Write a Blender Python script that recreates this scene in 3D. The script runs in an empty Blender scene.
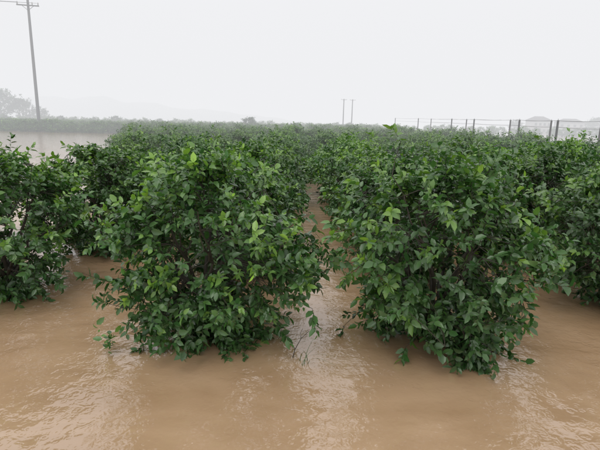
import bpy, math, random
import numpy as np
from mathutils import Matrix, Vector

scene = bpy.context.scene
col = scene.collection

# ------------------------------------------------------------------ helpers
def new_mat(name):
    m = bpy.data.materials.new(name); m.use_nodes = True
    nt = m.node_tree; nt.nodes.clear()
    return m, nt, nt.nodes, nt.links

def mesh_from(name, V, F_list, mats, mat_idx=None, attrs=None, smooth=False):
    me = bpy.data.meshes.new(name)
    V = np.asarray(V, dtype=np.float32)
    loops = []; starts = []; totals = []; mi = []
    s = 0
    for i, F in enumerate(F_list):
        F = np.asarray(F, dtype=np.int32)
        if len(F) == 0: continue
        k = F.shape[1]
        loops.append(F.ravel())
        starts.append(s + np.arange(len(F)) * k)
        totals.append(np.full(len(F), k))
        mi.append(np.full(len(F), (mat_idx[i] if mat_idx else 0)))
        s += F.size
    loops = np.concatenate(loops); starts = np.concatenate(starts); totals = np.concatenate(totals); mi = np.concatenate(mi)
    me.vertices.add(len(V)); me.vertices.foreach_set("co", V.ravel())
    me.loops.add(len(loops)); me.loops.foreach_set("vertex_index", loops.astype(np.int32))
    me.polygons.add(len(starts)); me.polygons.foreach_set("loop_start", starts.astype(np.int32))
    me.polygons.foreach_set("loop_total", totals.astype(np.int32))
    me.polygons.foreach_set("material_index", mi.astype(np.int32))
    if smooth: me.polygons.foreach_set("use_smooth", np.ones(len(starts), dtype=bool))
    for m in mats: me.materials.append(m)
    if attrs:
        for an, arr in attrs.items():
            a = me.attributes.new(an, 'FLOAT', 'POINT')
            a.data.foreach_set("value", np.asarray(arr, dtype=np.float32))
    me.update(calc_edges=True)
    return me

def add_obj(name, me, loc=(0,0,0), rot=(0,0,0), scale=(1,1,1), parent=None):
    o = bpy.data.objects.new(name, me)
    o.location = loc; o.rotation_euler = rot; o.scale = scale
    col.objects.link(o)
    if parent: o.parent = parent
    return o

def nrm(a): return a / (np.linalg.norm(a, axis=-1, keepdims=True) + 1e-9)

def tubes(P0, P1, r0, r1, sides=4):
    P0 = np.asarray(P0, float); P1 = np.asarray(P1, float); n = len(P0)
    d = nrm(P1 - P0)
    up = np.tile([0, 0, 1.0], (n, 1)); up[np.abs(d[:, 2]) > .95] = [1, 0, 0]
    a = nrm(np.cross(d, up)); b = np.cross(d, a)
    ang = np.arange(sides) / sides * 2 * math.pi
    ca = np.cos(ang)[None, :, None]; sa = np.sin(ang)[None, :, None]
    ring = a[:, None] * ca + b[:, None] * sa
    A = P0[:, None] + ring * np.asarray(r0).reshape(-1, 1, 1)
    B = P1[:, None] + ring * np.asarray(r1).reshape(-1, 1, 1)
    V = np.concatenate([A, B], 1).reshape(-1, 3)
    i = np.arange(sides); j = (i + 1) % sides
    f = np.stack([i, j, j + sides, i + sides], 1)
    F = (f[None] + (np.arange(n) * 2 * sides)[:, None, None]).reshape(-1, 4)
    return V, F

# ------------------------------------------------------------------ materials
def leaf_material(name, dark, mid, young):
    m, nt, N, L = new_mat(name)
    out = N.new('ShaderNodeOutputMaterial')
    at = N.new('ShaderNodeAttribute'); at.attribute_name = 'tint'
    oi = N.new('ShaderNodeObjectInfo')
    ramp = N.new('ShaderNodeValToRGB')
    e = ramp.color_ramp.elements
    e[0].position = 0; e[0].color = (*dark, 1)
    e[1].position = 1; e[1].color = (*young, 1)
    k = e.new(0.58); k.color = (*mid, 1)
    L.new(at.outputs['Fac'], ramp.inputs['Fac'])
    hsv = N.new('ShaderNodeHueSaturation')
    mr = N.new('ShaderNodeMapRange'); mr.inputs['To Min'].default_value = .75; mr.inputs['To Max'].default_value = 1.2
    L.new(oi.outputs['Random'], mr.inputs['Value']); L.new(mr.outputs[0], hsv.inputs['Value'])
    L.new(ramp.outputs[0], hsv.inputs['Color'])
    geo = N.new('ShaderNodeNewGeometry')
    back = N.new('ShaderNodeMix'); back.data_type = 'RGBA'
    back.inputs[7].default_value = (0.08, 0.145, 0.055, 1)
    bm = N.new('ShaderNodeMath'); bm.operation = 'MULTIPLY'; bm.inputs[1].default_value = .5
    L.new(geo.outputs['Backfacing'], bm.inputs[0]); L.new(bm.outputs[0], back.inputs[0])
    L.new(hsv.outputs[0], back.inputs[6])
    p = N.new('ShaderNodeBsdfPrincipled')
    p.inputs['Roughness'].default_value = .26
    p.inputs['Specular IOR Level'].default_value = .5
    L.new(back.outputs[2], p.inputs['Base Color'])
    t = N.new('ShaderNodeBsdfTranslucent')
    tc = N.new('ShaderNodeMix'); tc.data_type = 'RGBA'; tc.blend_type = 'MULTIPLY'; tc.inputs[0].default_value = 1
    tc.inputs[7].default_value = (1.6, 2.0, .6, 1)
    L.new(back.outputs[2], tc.inputs[6]); L.new(tc.outputs[2], t.inputs['Color'])
    mx = N.new('ShaderNodeMixShader'); mx.inputs[0].default_value = .12
    L.new(p.outputs[0], mx.inputs[1]); L.new(t.outputs[0], mx.inputs[2]); L.new(mx.outputs[0], out.inputs['Surface'])
    return m

M_leaf = leaf_material('citrus_leaves', (0.008, 0.031, 0.010), (0.048, 0.136, 0.030), (0.24, 0.42, 0.06))
M_leaf_far = leaf_material('distant_leaves', (0.025, 0.060, 0.032), (0.04, 0.100, 0.048), (0.07, 0.15, 0.06))

def bark_material():
    m, nt, N, L = new_mat('wet_bark')
    out = N.new('ShaderNodeOutputMaterial'); p = N.new('ShaderNodeBsdfPrincipled')
    nz = N.new('ShaderNodeTexNoise'); nz.inputs['Scale'].default_value = 25; nz.inputs['Detail'].default_value = 4
    r = N.new('ShaderNodeValToRGB')
    r.color_ramp.elements[0].color = (0.018, 0.015, 0.010, 1); r.color_ramp.elements[1].color = (0.06, 0.052, 0.034, 1)
    tc = N.new('ShaderNodeTexCoord'); L.new(tc.outputs['Object'], nz.inputs['Vector'])
    L.new(nz.outputs['Fac'], r.inputs[0]); L.new(r.outputs[0], p.inputs['Base Color'])
    p.inputs['Roughness'].default_value = .6
    L.new(p.outputs[0], out.inputs[0]); return m
M_bark = bark_material()

def concrete_material(name, c0, c1):
    m, nt, N, L = new_mat(name)
    out = N.new('ShaderNodeOutputMaterial'); p = N.new('ShaderNodeBsdfPrincipled')
    nz = N.new('ShaderNodeTexNoise'); nz.inputs['Scale'].default_value = 3; nz.inputs['Detail'].default_value = 6
    tc = N.new('ShaderNodeTexCoord'); L.new(tc.outputs['Object'], nz.inputs['Vector'])
    r = N.new('ShaderNodeValToRGB'); r.color_ramp.elements[0].color = (*c0, 1); r.color_ramp.elements[1].color = (*c1, 1)
    L.new(nz.outputs['Fac'], r.inputs[0]); L.new(r.outputs[0], p.inputs['Base Color'])
    p.inputs['Roughness'].default_value = .85
    L.new(p.outputs[0], out.inputs[0]); return m
M_conc = concrete_material('weathered_concrete', (0.20, 0.20, 0.19), (0.36, 0.35, 0.33))
M_conc_dark = concrete_material('damp_concrete', (0.10, 0.105, 0.11), (0.17, 0.17, 0.17))
M_wire = concrete_material('galvanised_wire', (0.12, 0.12, 0.12), (0.2, 0.2, 0.2))
M_wall = concrete_material('house_plaster', (0.35, 0.34, 0.33), (0.5, 0.49, 0.47))
M_roof = concrete_material('roof_tiles', (0.08, 0.075, 0.075), (0.14, 0.12, 0.12))
M_glass = concrete_material('dark_window', (0.03, 0.035, 0.04), (0.05, 0.055, 0.06))

def water_material():
    # silt-laden water: light scattered back by the silt (diffuse, unaffected by ripples)
    # under a rippled, Fresnel-reflecting surface
    m, nt, N, L = new_mat('muddy_flood_water')
    out = N.new('ShaderNodeOutputMaterial')
    geo = N.new('ShaderNodeNewGeometry')
    mp = N.new('ShaderNodeMapping'); mp.inputs['Scale'].default_value = (0.35, 0.75, 1); mp.inputs['Rotation'].default_value = (0, 0, .35)
    L.new(geo.outputs['Position'], mp.inputs['Vector'])
    n1 = N.new('ShaderNodeTexNoise'); n1.inputs['Scale'].default_value = 1.0; n1.inputs['Detail'].default_value = 6; n1.inputs['Distortion'].default_value = 2.0
    L.new(mp.outputs[0], n1.inputs['Vector'])
    r = N.new('ShaderNodeValToRGB'); e = r.color_ramp.elements
    e[0].position = .3; e[0].color = (0.375, 0.245, 0.134, 1); e[1].position = .72; e[1].color = (0.475, 0.325, 0.192, 1)
    L.new(n1.outputs['Fac'], r.inputs[0])
    df = N.new('ShaderNodeBsdfDiffuse'); L.new(r.outputs[0], df.inputs['Color'])
    def rings(scale, freq, rad):
        v = N.new('ShaderNodeTexVoronoi'); v.voronoi_dimensions = '2D'; v.inputs['Scale'].default_value = scale
        L.new(geo.outputs['Position'], v.inputs['Vector'])
        s = N.new('ShaderNodeMath'); s.operation = 'MULTIPLY'; s.inputs[1].default_value = freq
        L.new(v.outputs['Distance'], s.inputs[0])
        sn = N.new('ShaderNodeMath'); sn.operation = 'SINE'; L.new(s.outputs[0], sn.inputs[0])
        f = N.new('ShaderNodeMapRange'); f.inputs['From Min'].default_value = 0; f.inputs['From Max'].default_value = rad
        f.inputs['To Min'].default_value = 1; f.inputs['To Max'].default_value = 0
        L.new(v.outputs['Distance'], f.inputs['Value'])
        mu = N.new('ShaderNodeMath'); mu.operation = 'MULTIPLY'; L.new(sn.outputs[0], mu.inputs[0]); L.new(f.outputs[0], mu.inputs[1])
        sep = N.new('ShaderNodeSeparateColor'); L.new(v.outputs['Color'], sep.inputs[0])
        m2 = N.new('ShaderNodeMath'); m2.operation = 'MULTIPLY'; L.new(mu.outputs[0], m2.inputs[0]); L.new(sep.outputs[0], m2.inputs[1])
        return m2
    a = rings(3.1, 30, .42); b = rings(7.5, 22, .5)
    nA = N.new('ShaderNodeTexNoise'); nA.inputs['Scale'].default_value = 8.5; nA.inputs['Detail'].default_value = 2; nA.inputs['Distortion'].default_value = .5
    L.new(geo.outputs['Position'], nA.inputs['Vector'])
    nB = N.new('ShaderNodeTexNoise'); nB.inputs['Scale'].default_value = 2.4; nB.inputs['Detail'].default_value = 1
    L.new(geo.outputs['Position'], nB.inputs['Vector'])
    nC = N.new('ShaderNodeTexNoise'); nC.inputs['Scale'].default_value = .7; nC.inputs['Detail'].default_value = 2
    L.new(geo.outputs['Position'], nC.inputs['Vector'])
    gm = N.new('ShaderNodeMapRange'); gm.inputs['From Min'].default_value = .35; gm.inputs['From Max'].default_value = .65
    gm.inputs['To Min'].default_value = .55; gm.inputs['To Max'].default_value = 1.5
    L.new(nC.outputs['Fac'], gm.inputs['Value'])
    mA = N.new('ShaderNodeMath'); mA.operation = 'MULTIPLY'; L.new(nA.outputs['Fac'], mA.inputs[0]); L.new(gm.outputs[0], mA.inputs[1])
    def mad(x, k, y=None):
        q = N.new('ShaderNodeMath'); q.operation = 'MULTIPLY_ADD'; L.new(x, q.inputs[0]); q.inputs[1].default_value = k
        if y is None: q.inputs[2].default_value = 0
        else: L.new(y, q.inputs[2])
        return q.outputs[0]
    h = mad(a.outputs[0], .34); h = mad(b.outputs[0], .24, h); h = mad(mA.outputs[0], 1.7, h); h = mad(nB.outputs['Fac'], 5.0, h)
    bp = N.new('ShaderNodeBump'); bp.inputs['Strength'].default_value = 1; bp.inputs['Distance'].default_value = .006
    L.new(h, bp.inputs['Height'])
    gl = N.new('ShaderNodeBsdfGlossy'); gl.inputs['Roughness'].default_value = .07; gl.inputs['Color'].default_value = (1, 1, 1, 1)
    L.new(bp.outputs[0], gl.inputs['Normal'])
    fr = N.new('ShaderNodeFresnel'); fr.inputs['IOR'].default_value = 2.2; L.new(bp.outputs[0], fr.inputs['Normal'])
    mx = N.new('ShaderNodeMixShader'); L.new(fr.outputs[0], mx.inputs[0]); L.new(df.outputs[0], mx.inputs[1]); L.new(gl.outputs[0], mx.inputs[2])
    L.new(mx.outputs[0], out.inputs[0]); return m
M_water = water_material()

# ------------------------------------------------------------------ citrus trees
def tree_mesh(name, seed, H=2.4, R=1.3, shoots=900, per=14, leaf=0.125, lod=0, extra=(), prof=None, mat=None,
              n_clump=60, trunk=True, spread=.24, lean=(0, 0)):
    rs = np.random.RandomState(seed)
    zz, rr = prof if prof else ([0.0, .08, .2, .42, .62, .8, .93, 1.0], [.24, .40, .70, 1.0, 1.0, .76, .44, .12])
    ph = rs.rand(6) * 6.28
    def rad(zf, az):
        lob = 1 + .10*np.sin(2*az+ph[0]+3*zf) + .10*np.sin(3*az+ph[1]-4*zf) + .08*np.sin(5*az+ph[2]+7*zf) + .05*np.sin(8*az+ph[3]+11*zf)
        return np.interp(zf, zz, rr) * R * lob
    cz = rs.rand(n_clump) ** .8; caz = rs.rand(n_clump) * 2 * math.pi
    crr = rad(cz, caz) * (.76 + .32 * rs.rand(n_clump))
    C = np.stack([crr*np.cos(caz), crr*np.sin(caz), .12 + cz * H * .98], 1)
    C[:, 2] += rs.randn(n_clump) * .06
    if len(extra): C = np.concatenate([C, np.array(extra, float)])
    nc = int(shoots * .79)
    cw = .5 + rs.rand(len(C)); cw /= cw.sum()
    ci = rs.choice(len(C), nc, p=cw)
    csz = (.7 + .6 * rs.rand(len(C)))[ci][:, None]
    off3 = rs.randn(nc, 3) * np.array([spread, spread, spread * .7]) * (.5 + .8 * rs.rand(nc, 1)) * csz
    P = C[ci] + off3
    nu = shoots - nc
    z2 = rs.rand(nu); a2 = rs.rand(nu) * 2 * math.pi; r2 = rad(z2, a2) * (rs.rand(nu) ** .45) * .88
    P2 = np.stack([r2*np.cos(a2), r2*np.sin(a2), .12 + z2 * H * .93], 1)
    P = np.concatenate([P, P2])
    P[:, 0] += lean[0] * P[:, 2]; P[:, 1] += lean[1] * P[:, 2]
    P[:, 2] = np.maximum(P[:, 2], .03 + rs.rand(len(P)) * .1)
    n = len(P)
    ctint = np.concatenate([(rs.randn(len(C)) * .12)[ci] + off3[:, 2] / spread * .07, np.full(nu, -.20)])  # interior shoots and clump undersides tinted darker to stand in for crown shade
    zf = np.clip(P[:, 2] / H, 0, 1)
    outw = P.copy(); outw[:, 2] = (P[:, 2] - H * .45) * .8; outw = nrm(outw)
    SD = nrm(outw + rs.randn(n, 3) * .45 + np.array([0, 0, .35]) * (zf[:, None] * 1.7 - .35))
    SL = (.20 + .16 * rs.rand(n)) * (leaf / .125) ** .5
    top = zf > .72
    SL[top] *= 1 + .6 * rs.rand(top.sum()) ** 3
    t = (np.arange(per) + .5) / per
    LP = P[:, None] + SD[:, None] * (SL[:, None] * (t[None] - .25))[..., None]
    LP = LP + np.array([0, 0, -.05]) * (t[None, :, None] ** 2)
    LP = LP.reshape(-1, 3)
    az = np.arange(per) * 2.4
    upv = np.tile([0., 0, 1.], (n, 1)); upv[np.abs(SD[:, 2]) > .95] = [1, 0, 0]
    a = nrm(np.cross(SD, upv)); b = np.cross(SD, a)
    az = az[None] + rs.rand(n, 1) * 6.28
    perp = a[:, None] * np.cos(az)[..., None] + b[:, None] * np.sin(az)[..., None]
    D = SD[:, None] * (.35 + .5 * t[None, :, None]) + perp * .85
    D = D.reshape(-1, 3) + rs.randn(n*per, 3) * .28 + np.array([0, 0, -.28])
    D = nrm(D)
    NN = np.repeat(outw, per, 0) * .4 + np.array([0, 0, .75]) + rs.randn(n*per, 3) * .55
    S = nrm(np.cross(D, NN)); NN = nrm(np.cross(S, D))
    m = n * per
    Ln = leaf * (.50 + .65 * rs.rand(m)); W = Ln * (.48 + .14 * rs.rand(m))
    LP[:, 2] = np.maximum(LP[:, 2], .015)
    if lod == 0:
        loc = np.array([[0,0,0],[.30,0,-.035],[.72,0,-.06],[1.0,0,-.16],
                        [.28,.46,.045],[.68,.40,.01],[.28,-.46,.045],[.68,-.40,.01]])
        T = np.array([[0,1,4],[0,6,1],[2,3,5],[2,7,3]]); Q = np.array([[1,2,5,4],[1,6,7,2]])
    else:
        loc = np.array([[0,0,0],[.45,.48,.04],[1.0,0,-.14],[.45,-.48,.04]])
        T = np.array([[0,2,1],[0,3,2]]); Q = np.zeros((0, 4), int)
    curl = .4 + 1.4 * rs.rand(m)
    V = (LP[:, None] + D[:, None] * (loc[None, :, 0:1] * Ln[:, None, None])
         + S[:, None] * (loc[None, :, 1:2] * W[:, None, None])
         + NN[:, None] * (loc[None, :, 2:3] * (Ln * curl)[:, None, None]))
    k = len(loc)
    V = V.reshape(-1, 3)
    off = (np.arange(m) * k)[:, None, None]
    TF = (T[None] + off).reshape(-1, 3)
    QF = (Q[None] + off).reshape(-1, 4) if len(Q) else np.zeros((0, 4), int)
    shoot_t = np.clip(.41 + .13 * rs.randn(n) + .28 * (zf - .5) + ctint, .03, .76)  # tint also rises with height, painting brighter tops and a shaded base
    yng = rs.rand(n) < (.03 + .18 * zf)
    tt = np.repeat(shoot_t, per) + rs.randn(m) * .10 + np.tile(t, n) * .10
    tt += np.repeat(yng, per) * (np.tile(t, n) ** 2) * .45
    tt[rs.rand(m) < .0015] = 1.0
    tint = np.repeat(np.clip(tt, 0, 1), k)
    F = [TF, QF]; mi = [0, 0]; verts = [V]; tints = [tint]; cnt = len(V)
    if trunk:
        segs = []
        base = np.array([0, 0, -.35]); fork = np.array([rs.randn()*.04, rs.randn()*.04, .32 * H / 2.4])
        def chain(p0, p1, r0, r1, steps, wob):
            pts = [p0 + (p1 - p0) * i / steps for i in range(steps + 1)]
            for i in range(1, steps): pts[i] = pts[i] + rs.randn(3) * wob
            for i in range(steps):
                ra = r0 + (r1 - r0) * i / steps; rb = r0 + (r1 - r0) * (i + 1) / steps
                segs.append((pts[i], pts[i+1], ra, rb))
            return pts
        s = H / 2.4
        chain(base, fork, .075*s, .06*s, 3, .012)
        nodes = [fork]
        nl = 9
        for i in range(nl):
            aa = i / nl * 6.283 + rs.rand() * .5; zt = [.35, .62, .85][i % 3] + rs.randn() * .04
            rd = float(rad(np.array(zt), np.array(aa))) * (.66)
            tip = np.array([rd*math.cos(aa) + lean[0]*zt*H, rd*math.sin(aa) + lean[1]*zt*H, zt * H])
            mid = fork + (tip - fork) * .5 + np.array([0, 0, .10 * s])
            p = chain(fork, mid, .036*s, .025*s, 3, .03*s); nodes += p[1:]
            p = chain(mid, tip, .025*s, .010*s, 4, .04*s); nodes += p[1:]
            for q in range(3):
                st = p[rs.randint(0, 3)]
                en = st + nrm(tip - fork) * .45*s + rs.randn(3) * .25*s
                en[2] = max(en[2], .1)
                pp = chain(st, en, .014*s, .006*s, 3, .03*s); nodes += pp[1:]
        ND = np.array(nodes)
        if lod == 0:
            base_s = P - SD * (SL * .3)[:, None]
            sel = np.where(rs.rand(n) < .6)[0]
            d2 = ((base_s[sel][:, None] - ND[None]) ** 2).sum(-1)
            near = ND[d2.argmin(1)]
            for i, q in zip(sel, near):
                mid = (q + base_s[i]) / 2 + rs.randn(3) * .03
                segs.append((q, mid, .0065, .005)); segs.append((mid, base_s[i], .005, .004))
            for i in range(n):
                segs.append((base_s[i], P[i] + SD[i] * SL[i] * .72, .0038, .0018))
        p0 = np.array([x[0] for x in segs]); p1 = np.array([x[1] for x in segs])
        r0 = np.array([x[2] for x in segs]); r1 = np.array([x[3] for x in segs])
        big = r0 > .008
        for msk, sd in ((big, 8), (~big, 3)):
            if msk.sum() == 0: continue
            WV, WF = tubes(p0[msk], p1[msk], r0[msk], r1[msk], sd)
            verts.append(WV); F.append(WF + cnt); mi.append(1); tints.append(np.zeros(len(WV))); cnt += len(WV)
    V = np.concatenate(verts); tint = np.concatenate(tints)
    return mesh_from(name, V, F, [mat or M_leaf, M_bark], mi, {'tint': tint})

profA = ([0, .06, .18, .38, .6, .8, .93, 1], [.28, .36, .58, .93, 1.03, .78, .44, .10])
profB = ([0, .08, .2, .4, .6, .8, .93, 1], [.24, .34, .56, .92, 1.05, .82, .48, .12])
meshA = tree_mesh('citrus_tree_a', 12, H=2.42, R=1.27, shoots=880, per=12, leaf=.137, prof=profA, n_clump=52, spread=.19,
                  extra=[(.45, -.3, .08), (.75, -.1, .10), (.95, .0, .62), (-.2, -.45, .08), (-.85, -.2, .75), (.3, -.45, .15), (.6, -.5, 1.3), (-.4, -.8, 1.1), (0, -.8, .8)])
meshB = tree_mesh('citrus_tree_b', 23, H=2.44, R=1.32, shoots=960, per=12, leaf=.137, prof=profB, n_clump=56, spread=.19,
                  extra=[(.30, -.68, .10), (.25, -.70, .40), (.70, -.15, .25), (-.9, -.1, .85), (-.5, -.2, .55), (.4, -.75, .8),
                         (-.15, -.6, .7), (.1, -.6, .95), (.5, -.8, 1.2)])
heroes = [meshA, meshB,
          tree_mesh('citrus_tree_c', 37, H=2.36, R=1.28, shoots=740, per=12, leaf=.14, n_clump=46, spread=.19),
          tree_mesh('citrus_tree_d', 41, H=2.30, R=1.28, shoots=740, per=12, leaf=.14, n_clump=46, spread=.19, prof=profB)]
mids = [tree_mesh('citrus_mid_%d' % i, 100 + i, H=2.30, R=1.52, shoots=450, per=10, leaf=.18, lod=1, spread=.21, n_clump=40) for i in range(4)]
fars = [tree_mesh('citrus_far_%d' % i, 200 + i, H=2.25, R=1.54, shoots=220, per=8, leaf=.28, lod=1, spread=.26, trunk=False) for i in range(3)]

rnd = random.Random(5)
def place(mesh, x, y, s=1.0, rz=None, name='citrus_tree', parent=None, sz=None):
    rz = rnd.uniform(0, 6.28) if rz is None else rz
    return add_obj(name, mesh, (x, y, 0), (0, 0, rz), (s, s, sz or s), parent)

place(meshA, -1.36, 6.75, 1.0, 0)
place(meshB, 2.08, 6.6, 1.0, 0)
place(heroes[2], -5.3, 8.2, 1.0, 1.0, sz=.96)
place(heroes[3], 5.75, 8.3, 1.0, 2.2)
for i, (x, y, s) in enumerate([(-1.55, 9.7, .97), (2.35, 9.7, .98), (-1.3, 12.6, .94), (2.2, 12.6, 1.0), (-5.0, 11.2, 1.06), (5.7, 11.3, 1.06), (8.9, 11.0, 1.06)]):
    place(heroes[(i*3 + 2) % 4], x, y + rnd.uniform(-.2, .2), s, sz=.95)

orchard = bpy.data.objects.new('citrus_orchard_rows', None); col.objects.link(orchard)
cnt = 0
for ri in range(-26, 6):
    x0 = 0.35 + ri * 3.38 + 1.69
    y = 14.1
    if x0 > 7.5 or x0 < -6.8: y = 11.2
    if abs(x0) < 3 : y = 15.5
    while y < 175:
        step = 2.95 if y < 60 else (3.3 if y < 110 else 4.2)
        ok = abs(x0 / y) < 1.05 and rnd.random() > .03
        if x0 < -1.5 - .33 * y and y > 13.5 and y < 100: ok = False   # open flooded field
        if ok:
            s = rnd.uniform(.9, 1.08); jx = rnd.uniform(-.25, .25); jy = rnd.uniform(-.3, .3)
            if abs(x0) < 3 and y < 17: s = .98; jx = 0
            if y < 16 and abs(x0) > 3: mesh = heroes[rnd.randrange(2, 4)]
            elif y < 48: mesh = mids[rnd.randrange(4)]
            else: mesh = fars[rnd.randrange(3)]
            sz = s * rnd.uniform(.84, 1.06)
            if x0 < -4: sz *= .93
            place(mesh, x0 + jx, y + jy, s, name='orchard_tree', parent=orchard, sz=sz); cnt += 1
        y += step
print('orchard trees', cnt)

profT = ([0, .1, .22, .4, .6, .8, .93, 1], [.1, .35, .8, 1.0, .95, .75, .5, .2])
tall = [tree_mesh('tall_tree_%d' % i, 300 + i, H=10, R=4.6, shoots=460, per=9, leaf=.75, lod=1, spread=.85, prof=profT, mat=M_leaf_far, n_clump=50) for i in range(2)]
grove = bpy.data.objects.new('distant_trees', None); col.objects.link(grove)
for (x, y, s) in [(-138, 212, 1.0), (-130, 208, 1.35), (-123, 212, 1.0), (-117, 215, .7), (-145, 218, 1.3), (-153, 212, 1.2),
                  (160, 270, .75), (166, 272, .9), (138, 276, .6), (122, 276, .7), (176, 270, .5),
                  (-14, 128, .40), (-88, 175, .34), (-70, 180, .38), (-55, 185, .32), (-105, 170, .36)]:
    place(tall[rnd.randrange(2)], x, y, s, name='mist_tree', parent=grove)
for i in range(200):
    x = -210 + i * 2.6 + rnd.uniform(-.8, .8)
    place(fars[rnd.randrange(3)], x, 190 + rnd.uniform(-5, 5), rnd.uniform(1.0, 1.35), name='windbreak_tree', parent=grove)

# ------------------------------------------------------------------ water, hills
def sheet(name, x0, x1, y0, y1, z, mat):
    me = mesh_from(name, [(x0,y0,z),(x1,y0,z),(x1,y1,z),(x0,y1,z)], [np.array([[0,1,2,3]])], [mat])
    return add_obj(name, me)
sheet('flood_water', -3000, 3000, -60, 3000, 0, M_water)

def hill(name, x0, x1, yc, depth, peaks, seed, mat):
    rs = np.random.RandomState(seed); nx, ny = 160, 24
    X = np.linspace(x0, x1, nx); Y = np.linspace(-1, 1, ny)
    ph = rs.rand(8) * 6.28
    h = np.zeros(nx)
    for (c, w, a) in peaks: h = h + a * np.exp(-((X - c) / w) ** 2)
    h = h * (1 + .05*np.sin(X/37+ph[0]) + .02*np.sin(X/11+ph[1])) + .6*np.sin(X/6+ph[2])*(h > 5)
    V = []
    for j in Y:
        prof = (1 - abs(j)) ** .8
        for i in range(nx):
            V.append((X[i] + 6*math.sin(j*5+ph[3]), yc + j*depth, h[i]*prof*(1+.08*math.sin(X[i]/14+j*9+ph[4])) - 1))
    idx = np.arange(nx*ny).reshape(ny, nx)
    F = np.stack([idx[:-1,:-1], idx[:-1,1:], idx[1:,1:], idx[1:,:-1]], -1).reshape(-1, 4)
    return add_obj(name, mesh_from(name, V, [F], [mat], smooth=True))
def hill_mat():
    m, nt, N, L = new_mat('forested_hillside')
    out = N.new('ShaderNodeOutputMaterial'); p = N.new('ShaderNodeBsdfPrincipled'); p.inputs['Roughness'].default_value = .9
    nz = N.new('ShaderNodeTexNoise'); nz.inputs['Scale'].default_value = .05; nz.inputs['Detail'].default_value = 6
    tc = N.new('ShaderNodeTexCoord'); L.new(tc.outputs['Object'], nz.inputs['Vector'])
    r = N.new('ShaderNodeValToRGB'); r.color_ramp.elements[0].color = (.03,.06,.03,1); r.color_ramp.elements[1].color = (.09,.13,.08,1)
    L.new(nz.outputs['Fac'], r.inputs[0]); L.new(r.outputs[0], p.inputs['Base Color'])
    L.new(p.outputs[0], out.inputs[0]); return m
MH = hill_mat()
hill('hills', -900, 300, 760, 120, [(-345, 160, 30), (-140, 140, 14), (-550, 150, 24)], 3, MH)

# ------------------------------------------------------------------ mist : homogeneous fog over the plain, its even glow standing in for scattered daylight
def mist():
    m, nt, N, L = new_mat('glowing_mist')
    out = N.new('ShaderNodeOutputMaterial')
    ab = N.new('ShaderNodeVolumeAbsorption'); ab.inputs['Color'].default_value = (0, 0, 0, 1)
    sig = .0044
    ab.inputs['Density'].default_value = sig
    em = N.new('ShaderNodeEmission'); em.inputs['Color'].default_value = (.865, .87, .89, 1); em.inputs['Strength'].default_value = sig
    ad = N.new('ShaderNodeAddShader'); L.new(ab.outputs[0], ad.inputs[0]); L.new(em.outputs[0], ad.inputs[1])
    L.new(ad.outputs[0], out.inputs['Volume'])
    x0, x1, y0, y1, z0, z1 = -2900, 2900, 20, 2900, -2, 160
    V = [(x0,y0,z0),(x1,y0,z0),(x1,y1,z0),(x0,y1,z0),(x0,y0,z1),(x1,y0,z1),(x1,y1,z1),(x0,y1,z1)]
    F = np.array([[0,3,2,1],[4,5,6,7],[0,1,5,4],[1,2,6,5],[2,3,7,6],[3,0,4,7]])
    add_obj('mist', mesh_from('mist', V, [F], [m]))
mist()

# ------------------------------------------------------------------ posts, wires, poles
def solid_tube(pts, radii, sides):
    P = np.array(pts, float); V, F = tubes(P[:-1], P[1:], np.array(radii[:-1]), np.array(radii[1:]), sides)
    return V, F
def join(parts):
    Vs = []; Fs = []; c = 0
    for V, F in parts:
        Vs.append(V); Fs.append(F + c); c += len(V)
    return np.concatenate(Vs), np.concatenate(Fs)
def box(cx, cy, cz, sx, sy, sz):
    x0,x1,y0,y1,z0,z1 = cx-sx/2,cx+sx/2,cy-sy/2,cy+sy/2,cz-sz/2,cz+sz/2
    V = np.array([(x0,y0,z0),(x1,y0,z0),(x1,y1,z0),(x0,y1,z0),(x0,y0,z1),(x1,y0,z1),(x1,y1,z1),(x0,y1,z1)])
    F = np.array([[0,3,2,1],[4,5,6,7],[0,1,5,4],[1,2,6,5],[2,3,7,6],[3,0,4,7]])
    return V, F

def post_mesh(h):
    parts = [solid_tube([(0,0,-.5),(0,0,h*.5),(0,0,h),(0,0,h+.02)], [.095,.09,.08,.05], 4),
             box(0, 0, h - .12, .26, .05, .05), solid_tube([(0,0,h),(0,0,h+.12)], [.018,.015], 6)]
    V, F = join(parts)
    return mesh_from('trellis_post', V, [F], [M_conc_dark])
PX = 19.2
hp = lambda y: 3.70 + (y - 30) * .011
line1 = [(PX, 30), (PX, 36.3), (PX, 42.6), (PX, 54), (PX, 62), (PX, 80), (PX, 100)]
line2 = [(22.6, 36.5), (22.4, 43.5), (22.4, 52), (22.4, 66), (22.4, 84)]
for (x, y) in line1 + line2:
    add_obj('trellis_post', post_mesh(hp(y)), (x, y, 0), (rnd.uniform(-.015,.015), rnd.uniform(-.02,.02), math.pi/4))
def wire(a, b, sag, r, n=10):
    pts = []
    for i in range(n + 1):
        t = i / n; p = np.array(a) * (1-t) + np.array(b) * t; p[2] -= sag * 4 * t * (1-t); pts.append(p)
    return solid_tube(pts, [r] * (n+1), 4)
parts = []
for line in (line1, line2):
    full = [(line[0][0], line[0][1] - 11)] + line
    for k in range(len(full) - 1):
        for dz in (.0, -.5):
            parts.append(wire((full[k][0], full[k][1], hp(full[k][1]) + dz), (full[k+1][0], full[k+1][1], hp(full[k+1][1]) + dz), .06, .009))
for y in (30, 42.6, 54):
    parts.append(wire((PX, y, hp(y)), (22.5, y + .6, hp(y)), .05, .008))
V, F = join(parts)
add_obj('trellis_wires', mesh_from('trellis_wires', V, [F], [M_wire]))

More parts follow.
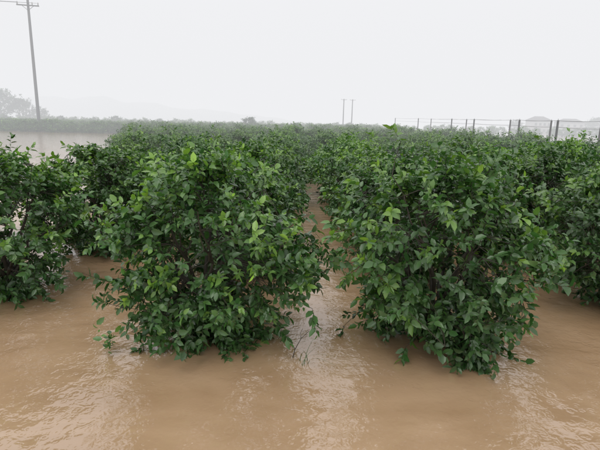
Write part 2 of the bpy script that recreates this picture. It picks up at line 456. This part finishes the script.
def utility_pole(name, loc, H, r0, arm, rz, drops=(.35, 1.5)):
    e = bpy.data.objects.new(name, None); col.objects.link(e); e.location = loc; e.rotation_euler = (0, 0, rz)
    V, F = solid_tube([(0,0,-1),(0,0,H*.5),(0,0,H),(0,0,H+.05)], [r0, r0*.82, r0*.62, r0*.3], 14)
    add_obj('shaft', mesh_from('shaft', V, [F], [M_conc_dark], smooth=True), parent=e)
    ps = []; pi = []
    k = arm / 2.4
    for n, dr in enumerate(drops):
        z = H - dr*k
        w = arm if n == 0 else arm * .8
        ps.append(box(0, -r0*.75, z, w, .09*k, .10*k))
        for sg in (1, -1):
            ps.append(solid_tube([(0, -r0*.7, z - .45*k), (sg*w*.25, -r0*.75, z - .05*k)], [.022*k]*2, 6))
        for sx in (-.46, .2, .46):
            x = w*sx; zb = z + .05*k
            pi.append(solid_tube([(x,-r0*.75,zb),(x,-r0*.75,zb+.06*k),(x,-r0*.75,zb+.12*k),(x,-r0*.75,zb+.18*k),(x,-r0*.75,zb+.26*k)],
                                 [.02*k,.06*k,.035*k,.055*k,.02*k], 8))
    V, F = join(ps); add_obj('crossarms', mesh_from('crossarms', V, [F], [M_conc_dark]), parent=e)
    V, F = join(pi); add_obj('insulators', mesh_from('insulators', V, [F], [M_conc]), parent=e)
    return e
utility_pole('utility_pole', (-58.6, 107, 0), 30.0, .36, 5.4, .25, (.35, 1.75))
utility_pole('utility_pole', (15.2, 180, 0), 12.0, .25, 2.2, .2, (.3,))
utility_pole('utility_pole', (18.6, 182, 0), 12.0, .25, 2.2, .2, (.3,))
parts = []
for sx in (-1.8, .8, 1.8):
    parts.append(wire((-58.6+sx, 107+sx*.25-.3, 26.6), (-150+sx, 80+sx*.25, 28), 1.2, .03, 20))
V, F = join(parts)
add_obj('power_lines', mesh_from('power_lines', V, [F], [M_wire]))

def house(loc, w, d, h, rz):
    e = bpy.data.objects.new('distant_house', None); col.objects.link(e); e.location = loc; e.rotation_euler = (0, 0, rz)
    V, F = box(0, 0, h/2, w, d, h); add_obj('walls', mesh_from('walls', V, [F], [M_wall]), parent=e)
    o = .5; rh = h * .32
    V = np.array([(-w/2-o,-d/2-o,h+.01),(w/2+o,-d/2-o,h+.01),(w/2+o,d/2+o,h+.01),(-w/2-o,d/2+o,h+.01),(-w/4,0,h+rh),(w/4,0,h+rh)])
    add_obj('roof', mesh_from('roof', V, [np.array([[0,1,5,4],[2,3,4,5],[0,3,2,1]]), np.array([[1,2,5],[3,0,4]])], [M_roof]), parent=e)
    ps = []
    for zz in ((h*.25), (h*.72)):
        for k in range(4):
            xx = -w/2 + w*(k+.5)/4
            if zz < h*.5 and k == 1: ps.append(box(xx, -d/2, 1.1, 1.1, .06, 2.2)); continue
            ps.append(box(xx, -d/2, zz, 1.3, .06, 1.3))
    V, F = join(ps); add_obj('windows_and_door', mesh_from('windows_and_door', V, [F], [M_glass]), parent=e)
house((128, 262, 0), 10, 8, 7.0, .1)
house((148, 268, 0), 13, 8, 6.4, -.15)

# ------------------------------------------------------------------ small things at the water line
def sprig(name, loc, seed, n, spread, leaf):
    me = tree_mesh(name, seed, H=.12, R=spread, shoots=n, per=7, leaf=leaf, lod=0, trunk=False, n_clump=3, spread=.03)
    return add_obj(name, me, loc)
sprig('floating_leafy_twig', (-2.60, 5.95, 0), 79, 4, .04, .12)

def grass():
    rs = np.random.RandomState(9); Vs = []; Fs = []; c = 0
    for i in range(6):
        b = np.array([rs.randn()*.07, rs.randn()*.05, -.05]); L = rs.uniform(.3, .6); az = rs.rand()*6.28; bend = rs.uniform(.3, 1.1); w = .006
        side = np.array([-math.sin(az), math.cos(az), 0]); st = 7
        for k in range(st + 1):
            t = k / st
            p = b + np.array([math.cos(az)*bend*L*t*t, math.sin(az)*bend*L*t*t, L*(t - .45*bend*t*t)])
            ww = w * (1 - t) + .001
            Vs += [p - side*ww, p + side*ww]
            if k < st: Fs.append([c+2*k, c+2*k+1, c+2*k+3, c+2*k+2])
        c += 2 * (st + 1)
    me = mesh_from('reed_grass', Vs, [np.array(Fs)], [M_leaf], attrs={'tint': np.full(len(Vs), .45)})
    add_obj('reed_grass', me, (.10, 5.85, 0))
    # a thin bare twig leaning out of the water beside the blades
    parts = [solid_tube([(0,0,-.1),(.05,.02,.12),(.13,.03,.28),(.24,.02,.40)], [.007,.006,.005,.003], 5),
             solid_tube([(.05,.02,.12),(.0,-.03,.25),(-.07,-.05,.33)], [.005,.004,.002], 5),
             solid_tube([(.13,.03,.28),(.12,.0,.37),(.15,-.02,.45)], [.004,.003,.002], 5)]
    V, F = join(parts)
    add_obj('bare_twig', mesh_from('bare_twig', V, [F], [M_bark]), (-.08, 6.0, 0))
grass()

# ------------------------------------------------------------------ world + light
w = bpy.data.worlds.new("World"); scene.world = w; w.use_nodes = True
nt = w.node_tree; N = nt.nodes; L = nt.links; N.clear()
SUN_EL, SUN_AZ = math.radians(62), math.radians(205)
out = N.new('ShaderNodeOutputWorld')
sky = N.new('ShaderNodeTexSky'); sky.sky_type = 'NISHITA'; sky.sun_disc = False
sky.sun_elevation = SUN_EL; sky.sun_rotation = SUN_AZ
hs_ = N.new('ShaderNodeHueSaturation'); hs_.inputs['Saturation'].default_value = .2
L.new(sky.outputs[0], hs_.inputs['Color'])
b1 = N.new('ShaderNodeBackground'); b1.inputs['Strength'].default_value = .05
L.new(hs_.outputs[0], b1.inputs['Color'])
tc = N.new('ShaderNodeTexCoord'); sp = N.new('ShaderNodeSeparateXYZ'); L.new(tc.outputs['Generated'], sp.inputs[0])
rp = N.new('ShaderNodeValToRGB'); e = rp.color_ramp.elements
e[0].position = .0; e[0].color = (.70, .70, .71, 1); e[1].position = .35; e[1].color = (.88, .84, .88, 1)
L.new(sp.outputs['Z'], rp.inputs[0])
b2 = N.new('ShaderNodeBackground'); b2.inputs['Strength'].default_value = 1.0
L.new(rp.outputs[0], b2.inputs['Color'])
asd = N.new('ShaderNodeAddShader'); L.new(b1.outputs[0], asd.inputs[0]); L.new(b2.outputs[0], asd.inputs[1])
L.new(asd.outputs[0], out.inputs['Surface'])

sun = bpy.data.lights.new('sun', 'SUN'); sun.energy = 1.0; sun.angle = math.radians(45); sun.color = (1, .98, .94)
so = bpy.data.objects.new('sun', sun); col.objects.link(so)
d = Vector((math.sin(SUN_AZ)*math.cos(SUN_EL), math.cos(SUN_AZ)*math.cos(SUN_EL), math.sin(SUN_EL)))
so.rotation_euler = d.to_track_quat('Z', 'Y').to_euler()

# ------------------------------------------------------------------ camera
cam = bpy.data.cameras.new('camera'); co = bpy.data.objects.new('camera', cam); col.objects.link(co)
cam.sensor_width = 36; cam.lens = 28.25; cam.clip_end = 6000; cam.clip_start = .05
R = Matrix.Rotation(math.radians(90 - 12.3), 4, 'X') @ Matrix.Rotation(math.radians(1.3), 4, 'Z')
co.matrix_world = Matrix.Translation((0, 0, 3.2)) @ R
scene.camera = co
scene.view_settings.view_transform = 'Standard'; scene.view_settings.look = 'None'; scene.view_settings.exposure = 0
